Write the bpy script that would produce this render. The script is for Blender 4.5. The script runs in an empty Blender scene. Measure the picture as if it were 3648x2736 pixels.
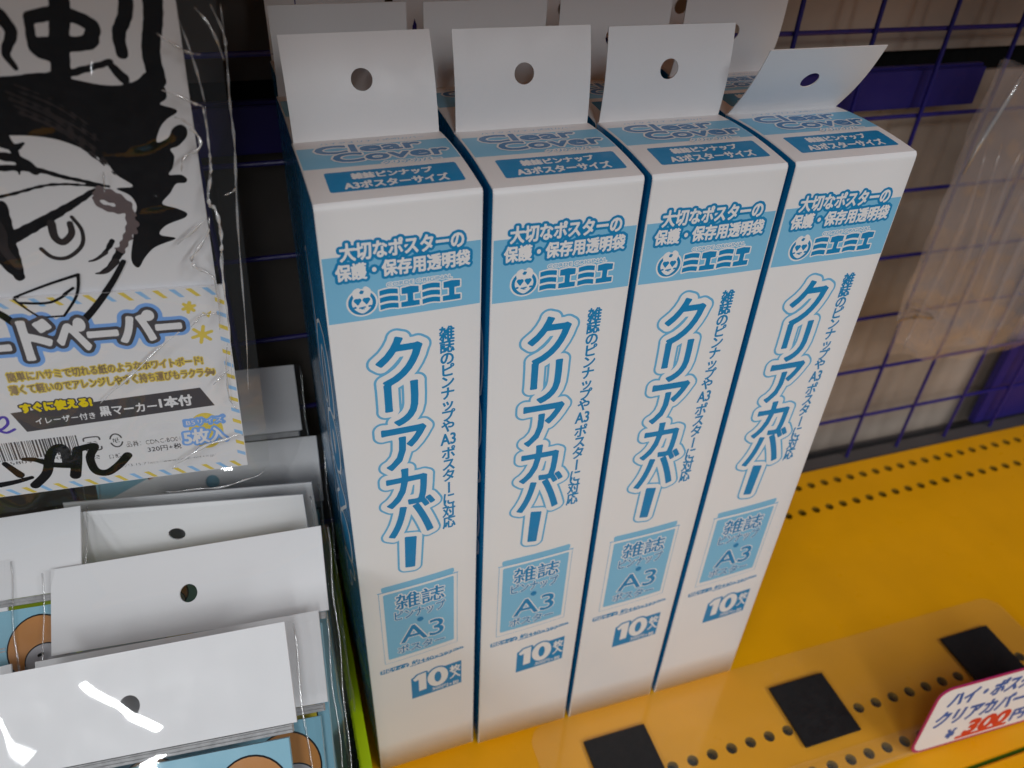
import bpy, bmesh, math, random
import numpy as np
from mathutils import Vector, Matrix, noise
from mathutils.geometry import tessellate_polygon

S = bpy.context.scene
COL = S.collection
U = 0.05                      # one working unit = width of a poster-bag box, 5 cm
PI = math.pi
random.seed(7)

# ------------------------------------------------------------------ camera
cam_d = bpy.data.cameras.new('camera'); cam = bpy.data.objects.new('camera', cam_d); COL.objects.link(cam)
cam_right = Vector((0.951447, -0.305110, 0.040712))
cam_down = Vector((-0.152698, -0.582682, -0.798226))
cam_fwd = Vector((0.267269, 0.753253, -0.600980))
cm = Matrix((( cam_right[0], -cam_down[0], -cam_fwd[0]),
             ( cam_right[1], -cam_down[1], -cam_fwd[1]),
             ( cam_right[2], -cam_down[2], -cam_fwd[2]))).to_4x4()
cm.translation = Vector((-0.2478, -4.1616, 8.1584)) * U
cam.matrix_world = cm
cam_d.sensor_width = 36; cam_d.lens = 27.21
cam_d.clip_start = 0.01; cam_d.clip_end = 50
cam_d.dof.use_dof = True; cam_d.dof.focus_distance = 5.5 * U; cam_d.dof.aperture_fstop = 12
S.camera = cam

# ------------------------------------------------------------------ world, lamps, exposure
W = bpy.data.worlds.new('World'); S.world = W; W.use_nodes = True
W.node_tree.nodes['Background'].inputs[0].default_value = (0.80, 0.90, 1.0, 1)
W.node_tree.nodes['Background'].inputs[1].default_value = 0.06
S.view_settings.view_transform = 'Standard'; S.view_settings.look = 'None'
S.view_settings.exposure = 0; S.view_settings.gamma = 1
S.cycles.max_bounces = 10; S.cycles.transparent_max_bounces = 24
S.cycles.use_denoising = True; S.cycles.sample_clamp_indirect = 6; S.cycles.caustics_reflective = False; S.cycles.caustics_refractive = False

def tube_lamp(x, y, z, watts, length=24, rot=0.0):
    l = bpy.data.lights.new('ceiling_tube_light', 'AREA'); l.shape = 'RECTANGLE'
    l.size = 1.0 * U; l.size_y = length * U; l.energy = watts*.93; l.color = (0.955, 0.985, 1.0)
    o = bpy.data.objects.new('ceiling_tube_light', l); COL.objects.link(o)
    o.location = Vector((x, y, z)) * U; o.rotation_euler = (0, 0, rot)
    # aim the emitting face at the shelf
    d = (Vector((1, 0, 3)) - Vector((x, y, z))).normalized()
    along = Vector((math.sin(rot), math.cos(rot), 0)); along = (along - d * along.dot(d)).normalized()
    zx = -d; xx = along.cross(zx)
    m = Matrix(((xx[0], along[0], zx[0]), (xx[1], along[1], zx[1]), (xx[2], along[2], zx[2]))).to_4x4()
    m.translation = o.location; o.matrix_world = m
tube_lamp(-54, -26, 28, 7)
tube_lamp(-31, -30, 28, 11.5, length=12)
tube_lamp(-4, -25, 29, 7.5)
tube_lamp(20, -25, 29, 12.5)
tube_lamp(-6, -52, 29, 4.5)
tube_lamp(16, -50, 29, 8)

# ------------------------------------------------------------------ materials
def nt(name):
    m = bpy.data.materials.new(name); m.use_nodes = True
    t = m.node_tree; return m, t, t.nodes['Principled BSDF'], t.nodes['Material Output']
def paint(name, col, rough=0.5, spec=0.5, vary=0.03, nscale=60, bump=0.0, bscale=400, metal=0, coat=0, sheen_noise=0.0):
    m, t, p, out = nt(name); N = t.nodes; L = t.links
    p.inputs['Roughness'].default_value = rough; p.inputs['Metallic'].default_value = metal
    p.inputs['Specular IOR Level'].default_value = spec; p.inputs['Coat Weight'].default_value = coat
    p.inputs['Coat Roughness'].default_value = 0.15
    tc = N.new('ShaderNodeTexCoord')
    n = N.new('ShaderNodeTexNoise'); n.inputs['Scale'].default_value = nscale; n.inputs['Detail'].default_value = 5
    L.new(tc.outputs['Object'], n.inputs['Vector'])
    r = N.new('ShaderNodeMapRange'); r.inputs['From Min'].default_value = 0.3; r.inputs['From Max'].default_value = 0.7
    r.inputs['To Min'].default_value = 1 - vary; r.inputs['To Max'].default_value = 1 + vary
    L.new(n.outputs['Fac'], r.inputs['Value'])
    mul = N.new('ShaderNodeVectorMath'); mul.operation = 'SCALE'; mul.inputs[0].default_value = col
    L.new(r.outputs['Result'], mul.inputs['Scale']); L.new(mul.outputs['Vector'], p.inputs['Base Color'])
    rr = N.new('ShaderNodeMapRange'); rr.inputs['From Min'].default_value = 0.3; rr.inputs['From Max'].default_value = 0.7
    rr.inputs['To Min'].default_value = rough*.8; rr.inputs['To Max'].default_value = min(1, rough*1.25)
    n2 = N.new('ShaderNodeTexNoise'); n2.inputs['Scale'].default_value = nscale*2.7; n2.inputs['Detail'].default_value = 6
    L.new(tc.outputs['Object'], n2.inputs['Vector']); L.new(n2.outputs['Fac'], rr.inputs['Value']); L.new(rr.outputs['Result'], p.inputs['Roughness'])
    if bump:
        b = N.new('ShaderNodeTexNoise'); b.inputs['Scale'].default_value = bscale; b.inputs['Detail'].default_value = 4
        L.new(tc.outputs['Object'], b.inputs['Vector'])
        bp = N.new('ShaderNodeBump'); bp.inputs['Strength'].default_value = bump; bp.inputs['Distance'].default_value = 0.0005
        L.new(b.outputs['Fac'], bp.inputs['Height']); L.new(bp.outputs['Normal'], p.inputs['Normal'])
    return m
def film(name, haze=0.05, tint=(0.8, 0.8, 0.82), rough=0.06, bump=0.3, bscale=40, gloss=1.0, thin=(1, 1, 1)):
    m = bpy.data.materials.new(name); m.use_nodes = True; t = m.node_tree; N = t.nodes; L = t.links
    N.remove(N['Principled BSDF']); out = N['Material Output']
    tr = N.new('ShaderNodeBsdfTransparent'); tr.inputs[0].default_value = (*thin, 1)
    df = N.new('ShaderNodeBsdfDiffuse'); df.inputs[0].default_value = (*tint, 1)
    gl = N.new('ShaderNodeBsdfGlossy'); gl.inputs['Roughness'].default_value = rough
    fr = N.new('ShaderNodeLayerWeight'); fr.inputs[0].default_value = 0.5
    pw = N.new('ShaderNodeMath'); pw.operation = 'POWER'; pw.inputs[1].default_value = 5; L.new(fr.outputs['Facing'], pw.inputs[0])
    ma = N.new('ShaderNodeMath'); ma.operation = 'MULTIPLY_ADD'; ma.inputs[1].default_value = .94; ma.inputs[2].default_value = .06
    L.new(pw.outputs[0], ma.inputs[0])
    g2 = N.new('ShaderNodeMath'); g2.operation = 'MULTIPLY'; g2.inputs[1].default_value = gloss; g2.use_clamp = True
    L.new(ma.outputs[0], g2.inputs[0])
    mx = N.new('ShaderNodeMixShader'); mx.inputs[0].default_value = haze
    L.new(tr.outputs[0], mx.inputs[1]); L.new(df.outputs[0], mx.inputs[2])
    m2 = N.new('ShaderNodeMixShader'); L.new(g2.outputs[0], m2.inputs[0])
    L.new(mx.outputs[0], m2.inputs[1]); L.new(gl.outputs[0], m2.inputs[2]); L.new(m2.outputs[0], out.inputs[0])
    if bump:
        tc = N.new('ShaderNodeTexCoord'); n = N.new('ShaderNodeTexNoise'); n.inputs['Scale'].default_value = bscale
        n.inputs['Detail'].default_value = 3; L.new(tc.outputs['Object'], n.inputs['Vector'])
        bp = N.new('ShaderNodeBump'); bp.inputs['Strength'].default_value = bump; bp.inputs['Distance'].default_value = 0.001
        L.new(n.outputs['Fac'], bp.inputs['Height'])
        for q in (gl, fr): L.new(bp.outputs['Normal'], q.inputs['Normal'])
    return m

M_card = paint('white_card', (0.78, 0.78, 0.80), 0.42, 0.45, 0.012, 30, 0.05, 900)
M_cardside = paint('teal_card', (0.008, 0.21, 0.46), 0.25, 0.6, 0.04, 40, 0.05, 900, coat=0.3)
M_light = paint('light_blue_ink', (0.20, 0.50, 0.74), 0.42, 0.45, 0.015, 30)
M_teal = paint('teal_ink', (0.002, 0.225, 0.50), 0.42, 0.45, 0.03, 60)
M_mid = paint('mid_blue_ink', (0.13, 0.43, 0.70), 0.42, 0.45, 0.02, 60)
M_white = paint('white_ink', (0.78, 0.78, 0.80), 0.42, 0.45, 0.012, 60)
M_logo = paint('logo_blue_ink', (0.05, 0.20, 0.44), 0.42, 0.45, 0.03, 60)
M_yellow = paint('yellow_enamel', (0.82, 0.36, 0.0005), 0.33, 0.3, 0.05, 25, 0.06, 250)
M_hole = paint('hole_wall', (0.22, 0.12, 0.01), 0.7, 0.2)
M_dark = paint('dark_void', (0.010, 0.010, 0.010), 0.9, 0.1)  # near black: the dark of holes and slot put into the colour
M_green = paint('green_groove', (0.03, 0.10, 0.004), 0.8, 0.2)
M_beige = paint('beige_panel', (0.40, 0.325, 0.27), 0.42, 0.5, 0.30, 11, 0.1, 60)
M_panelshade = paint('panel_painted_shade', (0.075, 0.066, 0.062), 0.7, 0.3, 0.1, 20)  # shade on the left of the back, put into the panel colour
M_wire = paint('violet_blue_wire', (0.018, 0.012, 0.17), 0.35, 0.5, 0.08, 80)
M_rail = paint('violet_blue_rail', (0.020, 0.013, 0.15), 0.5, 0.4, 0.1, 30)
M_greyrail = paint('grey_rail', (0.075, 0.065, 0.065), 0.5, 0.4, 0.1, 30)
M_magnet = paint('black_magnet', (0.010, 0.009, 0.010), 0.55, 0.4, 0.1, 90, 0.2, 500)
M_lime = paint('lime_plastic', (0.46, 0.62, 0.004), 0.35, 0.5, 0.04, 30)
M_mesh = paint('black_mesh', (0.012, 0.012, 0.012), 0.5, 0.4)
M_magenta = paint('magenta_ink', (0.42, 0.015, 0.12), 0.4, 0.4)
M_red = paint('red_ink', (0.60, 0.03, 0.02), 0.4, 0.4)
M_blueink = paint('blue_marker', (0.02, 0.10, 0.36), 0.5, 0.4, 0.15, 200)
M_paper = paint('white_paper', (0.74, 0.74, 0.77), 0.35, 0.5, 0.015, 30, 0.05, 300)
M_marker = paint('black_marker', (0.006, 0.0055, 0.007), 0.8, 0.12, 0.3, 120)
M_drymark = paint('dry_marker', (0.030, 0.024, 0.025), 0.8, 0.15, 0.3, 120)
M_pinkmark = paint('worn_marker', (0.13, 0.10, 0.105), 0.5, 0.4, 0.25, 90)
M_striB = paint('sky_blue_ink', (0.28, 0.52, 0.82), 0.4, 0.4)
M_striY = paint('yellow_ink', (0.72, 0.56, 0.10), 0.4, 0.4)
M_glowB = paint('blue_outline_ink', (0.20, 0.40, 0.82), 0.4, 0.4)
M_greyout = paint('grey_ink', (0.07, 0.065, 0.075), 0.4, 0.4)
M_goldtxt = paint('ochre_ink', (0.30, 0.22, 0.13), 0.4, 0.4, 0.25, 300)
M_purple = paint('purple_ink', (0.10, 0.06, 0.42), 0.4, 0.4)
M_yel2 = paint('bright_yellow_ink', (0.80, 0.62, 0.01), 0.4, 0.4)
M_pkgblue = paint('package_blue_ink', (0.22, 0.47, 0.60), 0.35, 0.5, 0.02, 30)
M_orange = paint('orange_ink', (0.50, 0.20, 0.035), 0.4, 0.4, 0.05, 60)
M_skin = paint('pale_grey_ink', (0.38, 0.37, 0.40), 0.4, 0.4)
M_zip = paint('grey_zip_plastic', (0.34, 0.34, 0.35), 0.35, 0.5, 0.2, 300, 0.6, 500)
M_film = film('clear_film', 0.004, (0.8, 0.8, 0.82), 0.06, 0.55, 60, .75)
M_filmflat = film('clear_film_flat', 0.012, (0.8, 0.8, 0.82), 0.03, 0.015, 14, .8)
M_filmhaze = film('milky_film', 0.125, (0.62, 0.52, 0.50), 0.16, 0.7, 45, 0.9)
M_acryl = film('clear_acrylic', 0.045, (0.90, 0.80, 0.62), 0.10, 0.05, 20, 0.5)
M_acrylclear = film('clear_acrylic_under', 0.0, (0.8, 0.8, 0.8), 0.08, 0.0, 20, 0.25)
M_fold = film('film_fold', 0.34, (0.9, 0.9, 0.92), 0.14, 0.2, 60, 4.5)  # whitish haze on the folds paints in part of their glare
M_creaseglare = film('film_crease_glare', 0.72, (0.95, 0.95, 0.97), 0.12, 0.2, 60, 4.5)  # near-white diffuse stands in for highlights on the brightest creases
M_seam = film('film_seam', 0.05, (0.9, 0.9, 0.92), 0.12, 0.2, 60, 2.5)

# ------------------------------------------------------------------ object helpers
def link(name, me, parent=None):
    o = bpy.data.objects.new(name, me); COL.objects.link(o)
    if parent: o.parent = parent
    return o
def mk(name, verts, faces, mats, parent=None, midx=None, smooth=False):
    me = bpy.data.meshes.new(name)
    me.from_pydata([(v[0]*U, v[1]*U, v[2]*U) for v in verts], [], faces)
    if not isinstance(mats, (list, tuple)): mats = [mats]
    for m in mats: me.materials.append(m)
    if midx: me.polygons.foreach_set('material_index', midx)
    if smooth: me.polygons.foreach_set('use_smooth', [True]*len(me.polygons))
    me.update()
    return link(name, me, parent)
def tag(o, label=None, cat=None, group=None, kind=None):
    for k, v in (('label', label), ('category', cat), ('group', group), ('kind', kind)):
        if v: o[k] = v
    return o
def empty(name, loc, label, cat, group=None):
    o = bpy.data.objects.new(name, None); COL.objects.link(o); o.empty_display_size = 0.01
    o.location = Vector(loc) * U
    return tag(o, label, cat, group)
class MB:
    def __init__(s): s.v = []; s.f = []; s.m = []
    def add(s, verts, faces, mi=0):
        b = len(s.v); s.v += [tuple(q) for q in verts]; s.f += [[b+i for i in f] for f in faces]; s.m += [mi]*len(faces)
    def box(s, x0, x1, y0, y1, z0, z1, mi=0):
        v = [(x, y, z) for x in (x0, x1) for y in (y0, y1) for z in (z0, z1)]
        s.add(v, [(0,1,3,2),(4,6,7,5),(0,4,5,1),(2,3,7,6),(0,2,6,4),(1,5,7,3)], mi)
    def tube(s, pts, r, n=8, mi=0, closed_ends=True, radii=None):
        pts = [Vector(p) for p in pts]; rings = []
        up = Vector((0, 0, 1))
        for i, p in enumerate(pts):
            d = (pts[min(i+1, len(pts)-1)] - pts[max(i-1, 0)]).normalized()
            a = d.cross(up) if abs(d.dot(up)) < .95 else d.cross(Vector((1, 0, 0)))
            a.normalize(); b = d.cross(a)
            rr = radii[i] if radii else r
            rings.append([p + (a*math.cos(2*PI*k/n) + b*math.sin(2*PI*k/n))*rr for k in range(n)])
        v = [q for rg in rings for q in rg]; f = []
        for i in range(len(pts)-1):
            for k in range(n):
                f.append((i*n+k, i*n+(k+1) % n, (i+1)*n+(k+1) % n, (i+1)*n+k))
        if closed_ends: f += [tuple(range(n))[::-1], tuple((len(pts)-1)*n+k for k in range(n))]
        s.add(v, f, mi)
    def build(s, name, mats, parent=None, smooth=False, bevel=0):
        o = mk(name, s.v, s.f, mats, parent, s.m, smooth)
        if bevel:
            bm = bmesh.new(); bm.from_mesh(o.data)
            bmesh.ops.recalc_face_normals(bm, faces=bm.faces)
            bmesh.ops.bevel(bm, geom=bm.edges[:], offset=bevel*U, segments=2, affect='EDGES', clamp_overlap=True)
            bm.to_mesh(o.data); bm.free()
        return o

# ------------------------------------------------------------------ flat print: glyph outlines -> distance field -> clean sheets
_tc = bpy.data.curves.new('glyph', 'FONT'); _tc.resolution_u = 3
_to = bpy.data.objects.new('glyph', _tc); COL.objects.link(_to)
def _mesh_of(s):
    _tc.body = s; bpy.context.view_layer.update()
    o = _to.evaluated_get(bpy.context.evaluated_depsgraph_get())
    return o, bpy.data.meshes.new_from_object(o)
def _width(s):
    _, me = _mesh_of(s); x = [v.co.x for v in me.vertices]; w = max(x) if x else 0
    bpy.data.meshes.remove(me); return w
_cache = {}; _w0 = None
def glyph(ch):
    global _w0
    if ch in _cache: return _cache[ch]
    if _w0 is None: _w0 = _width('一一')
    _, me = _mesh_of(ch)
    cnt = {}
    for p in me.polygons:
        for k in p.edge_keys: cnt[k] = cnt.get(k, 0) + 1
    co = np.array([(v.co.x, v.co.y) for v in me.vertices] or [(0, 0)])
    e = [k for k, c in cnt.items() if c == 1]
    E = np.array([[co[a], co[b]] for a, b in e]) if e else np.zeros((0, 2, 2))
    bpy.data.meshes.remove(me)
    _cache[ch] = (E, _width('一' + ch + '一') - _w0)
    return _cache[ch]
def line_edges(s, box, shear=0.0, vertical=False, gap=0.0):
    """edges of every glyph of s, the whole line fitted to box (x0, y0, x1, y1)"""
    G = []; pen = 0.0
    for ch in s:
        E, adv = glyph(ch)
        if vertical:
            if len(E):
                c = E.reshape(-1, 2); lo, hi = c.min(0), c.max(0)
                if ch in 'ー':
                    E = np.stack([-E[..., 1] + (lo[1]+hi[1])/2, E[..., 0] - (lo[0]+hi[0])/2], -1)
                    E = E * [1, -1]; h = hi[0]-lo[0]; E = E + [0, pen - h/2 - .06]; pen -= h + .12
                else:
                    h = .80; E = E - [(adv)/2, 0]; E = E + [0, pen - .72]; pen -= .84 + gap
            else: pen -= .4
        else:
            E = E + [pen, 0]; pen += adv + gap
        if len(E): G.append(E)
    A = np.concatenate(G).reshape(-1, 2); lo, hi = A.min(0), A.max(0)
    x0, y0, x1, y1 = box; s_ = np.array([(x1-x0)/max(hi[0]-lo[0], 1e-6), (y1-y0)/max(hi[1]-lo[1], 1e-6)])
    out = []
    for E in G:
        q = (E - lo)*s_ + [x0, y0]
        if shear: q = q + np.stack([(q[..., 1]-y0)*shear, 0*q[..., 1]], -1)
        out.append(q)
    return out
def poly_edges(pts):
    p = np.array(pts, float); return np.stack([p, np.roll(p, -1, 0)], 1)
class Field:
    def __init__(s, x0, y0, x1, y1, res):
        s.x0, s.y0, s.res = x0, y0, res
        s.nx = max(2, int((x1-x0)/res)+2); s.ny = max(2, int((y1-y0)/res)+2)
        s.f = np.full((s.ny, s.nx), 1e3)
    def _win(s, lo, hi, pad):
        i0 = max(0, int((lo[0]-pad-s.x0)/s.res)); i1 = min(s.nx, int((hi[0]+pad-s.x0)/s.res)+2)
        j0 = max(0, int((lo[1]-pad-s.y0)/s.res)); j1 = min(s.ny, int((hi[1]+pad-s.y0)/s.res)+2)
        if i1 <= i0 or j1 <= j0: return None
        X, Y = np.meshgrid(s.x0 + np.arange(i0, i1)*s.res, s.y0 + np.arange(j0, j1)*s.res)
        return slice(j0, j1), slice(i0, i1), X, Y
    def edges(s, E, pad=0.05, cut=False):
        c = E.reshape(-1, 2); w = s._win(c.min(0), c.max(0), pad)
        if w is None: return s
        sj, si, X, Y = w; px = X.ravel(); py = Y.ravel() + 1.37e-6
        D = np.full(px.shape, 1e9); ins = np.zeros(px.shape, bool)
        for k in range(0, len(E), 40):
            a = E[k:k+40, 0]; b = E[k:k+40, 1]; d = b-a; L = (d**2).sum(1)+1e-18
            t = np.clip(((px[:, None]-a[:, 0])*d[:, 0] + (py[:, None]-a[:, 1])*d[:, 1])/L, 0, 1)
            qx = px[:, None]-a[:, 0]-t*d[:, 0]; qy = py[:, None]-a[:, 1]-t*d[:, 1]
            D = np.minimum(D, (qx*qx+qy*qy).min(1))
            cr = ((a[:, 1] > py[:, None]) != (b[:, 1] > py[:, None]))
            dy = np.where(d[:, 1] == 0, 1e-12, d[:, 1])
            xi = a[:, 0] + (py[:, None]-a[:, 1])/dy*d[:, 0]
            ins ^= ((cr & (xi > px[:, None])).sum(1) % 2).astype(bool)
        D = np.sqrt(D); D = np.where(ins, -D, D).reshape(X.shape)
        s.f[sj, si] = np.maximum(s.f[sj, si], -D) if cut else np.minimum(s.f[sj, si], D)
        return s
    def text(s, *a, pad=0.05, **k):
        for E in line_edges(*a, **k): s.edges(E, pad)
        return s
    def poly(s, pts, pad=0.05, cut=False): return s.edges(poly_edges(pts), pad, cut)
    def stroke(s, pts, r, r1=None, pad=0.05, wob=0.0):
        p = np.array(pts, float)
        if len(p) > 2: p = smooth_line(p)
        n = len(p)-1; r1 = r if r1 is None else r1
        w = s._win(p.min(0), p.max(0), pad + max(r, r1))
        if w is None: return s
        sj, si, X, Y = w
        for i in range(n):
            a, b = p[i], p[i+1]; d = b-a; L = (d@d)+1e-18
            t = np.clip(((X-a[0])*d[0]+(Y-a[1])*d[1])/L, 0, 1); g = (i+t)/n
            D = np.hypot(X-a[0]-t*d[0], Y-a[1]-t*d[1]) - (r + (r1-r)*g)
            if wob: D = D + wob*np.sin(X*90+Y*35)*np.sin(Y*70-X*20)
            s.f[sj, si] = np.minimum(s.f[sj, si], D)
        return s
    def sheet(s, level=0.0, maxrun=14):
        """flat sheet of the region f <= level (marching squares)"""
        f = s.f - level; f = np.where(np.abs(f) < 1e-9, 1e-9, f); ins = f < 0
        V = []; F = []; idx = {}
        def vid(key, xy):
            if key not in idx: idx[key] = len(V); V.append(xy)
            return idx[key]
        def P(i, j): return (s.x0+i*s.res, s.y0+j*s.res)
        c = ins[:-1, :-1].astype(int)+ins[:-1, 1:]+ins[1:, 1:]+ins[1:, :-1]
        for j in range(s.ny-1):
            row = c[j]
            if not row.any(): continue
            i = 0; nzs = np.nonzero(row)[0]; k = 0
            while k < len(nzs):
                i = int(nzs[k])
                if row[i] == 4:
                    i1 = i
                    while i1+1 < len(row) and row[i1+1] == 4 and i1-i < maxrun: i1 += 1
                    F.append([vid((a, b), P(a, b)) for a, b in ((i, j), (i1+1, j), (i1+1, j+1), (i, j+1))])
                    k += i1-i+1; continue
                cs = ((i, j), (i+1, j), (i+1, j+1), (i, j+1)); poly = []
                for q in range(4):
                    A, B = cs[q], cs[(q+1) % 4]; fa, fb = f[A[1], A[0]], f[B[1], B[0]]
                    if fa < 0: poly.append(vid(A, P(*A)))
                    if (fa < 0) != (fb < 0):
                        t = fa/(fa-fb); pa, pb = P(*A), P(*B)
                        key = ('e',)+(A+B if A < B else B+A)
                        poly.append(vid(key, (pa[0]+(pb[0]-pa[0])*t, pa[1]+(pb[1]-pa[1])*t)))
                if len(poly) > 2: F.append(poly)
                k += 1
        return V, F
def smooth_line(p, k=6):
    out = []
    for i in range(len(p)-1):
        p0 = p[max(i-1, 0)]; p1 = p[i]; p2 = p[i+1]; p3 = p[min(i+2, len(p)-1)]
        for t in np.arange(k)/k:
            out.append(.5*((2*p1)+(p2-p0)*t+(2*p0-5*p1+4*p2-p3)*t*t+(3*p1-p0-3*p2+p3)*t**3))
    out.append(p[-1]); return np.array(out)
class Print:
    """a child mesh made of stacked flat ink sheets lying on a surface"""
    def __init__(s, surf): s.surf = surf; s.mb = MB(); s.mats = []
    def mi(s, m):
        if m not in s.mats: s.mats.append(m)
        return s.mats.index(m)
    def put(s, field, level, mat, lift):
        V, F = field.sheet(level)
        s.mb.add([s.surf(x, y, lift) for x, y in V], F, s.mi(mat)); return s
    def rect(s, x0, y0, x1, y1, mat, lift, n=1, nx=1):
        V = []; F = []
        for j in range(n+1):
            for i in range(nx+1): V.append(s.surf(x0+(x1-x0)*i/nx, y0+(y1-y0)*j/n, lift))
        for j in range(n):
            for i in range(nx): a = j*(nx+1)+i; F.append((a, a+1, a+nx+2, a+nx+1))
        s.mb.add(V, F, s.mi(mat)); return s
    def poly(s, pts, mat, lift):
        s.mb.add([s.surf(x, y, lift) for x, y in pts], [list(range(len(pts)))], s.mi(mat)); return s
    def fpoly(s, pts, mat, lift, res=.02):
        a = np.array(pts); f = Field(a[:, 0].min()-.03, a[:, 1].min()-.03, a[:, 0].max()+.03, a[:, 1].max()+.03, res)
        f.poly(pts, pad=.1); V, F = f.sheet(0, 3); s.mb.add([s.surf(x, y, lift) for x, y in V], F, s.mi(mat)); return s
    def build(s, name, parent=None):
        return s.mb.build(name, s.mats, parent)
L1 = 0.0007     # one ink layer, 0.035 mm

# ------------------------------------------------------------------ the poster-bag box
H = 6.31; D = 0.94
def ztop(y):
    t = max(0, min(1, y/D)); return H + .03*t + .024*4*t*(1-t)
def bulge(y, z):
    t = max(0, min(1, y/D)); q = max(0, min(1, z/(H-.05)))
    return .042*math.sin(PI*t)*math.sin(PI*q)**.5
def bow(x, z): return .013*math.sin(PI*max(0, min(1, x)))*math.sin(PI*max(0, min(1, z/(H-.05))))
front = lambda x, z, l: (x, -l-bow(x, z), z)
def topf(x, v, l):
    y = v
    for _ in range(6): y -= (y + .024*4*(y/D)*(1-y/D)*2.3 - v)*.7      # the dome lifts the print: lay it out on the arc
    return (x, y, ztop(y) + l)
left = lambda y, z, l: (-l*1.5-bulge(y, z), y, z)

def rrect(x0, y0, x1, y1, r, n=5):
    out = []
    for cx, cy, a0 in ((x1-r, y0+r, -90), (x1-r, y1-r, 0), (x0+r, y1-r, 90), (x0+r, y0+r, 180)):
        for k in range(n+1):
            a = math.radians(a0+90*k/n); out.append((cx+r*math.cos(a), cy+r*math.sin(a)))
    return out

def holed_sheet(mb, x0, x1, z0, z1, hx, hz, r, th, shape, n=48, rings=6):
    """a card with a round punched hole, from the hole outward to the rectangle's rim; shape(x, z) bends it"""
    ang = [2*PI*k/n for k in range(n)]
    for cx, cz in ((x1, z1), (x0, z1), (x0, z0), (x1, z0)):     # rays through the four corners
        a = math.atan2(cz-hz, cx-hx) % (2*PI); k = min(range(n), key=lambda q: abs((ang[q]-a+PI) % (2*PI)-PI)); ang[k] = a
    def rim(a):
        c, s_ = math.cos(a), math.sin(a)
        t = min(((x1-hx)/c if c > 1e-9 else (x0-hx)/c if c < -1e-9 else 1e9), ((z1-hz)/s_ if s_ > 1e-9 else (z0-hz)/s_ if s_ < -1e-9 else 1e9))
        return t
    V = []; F = []
    for q in range(rings+1):
        for a in ang:
            t = r+(rim(a)-r)*(q/rings)**1.3
            V.append((hx+t*math.cos(a), hz+t*math.sin(a)))
    for q in range(rings):
        for k in range(n): F.append((q*n+k, q*n+(k+1) % n, (q+1)*n+(k+1) % n, (q+1)*n+k))
    A = [shape(x, z) for x, z in V]; B = [(x, y+th, z) for x, y, z in A]; N = len(A)
    Fb = [tuple(N+i for i in f[::-1]) for f in F]
    E = [(k, N+k, N+(k+1) % n, (k+1) % n) for k in range(n)]
    o = rings*n; E += [(o+k, o+(k+1) % n, N+o+(k+1) % n, N+o+k) for k in range(n)]
    mb.add(A+B, F+Fb+E)

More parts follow.
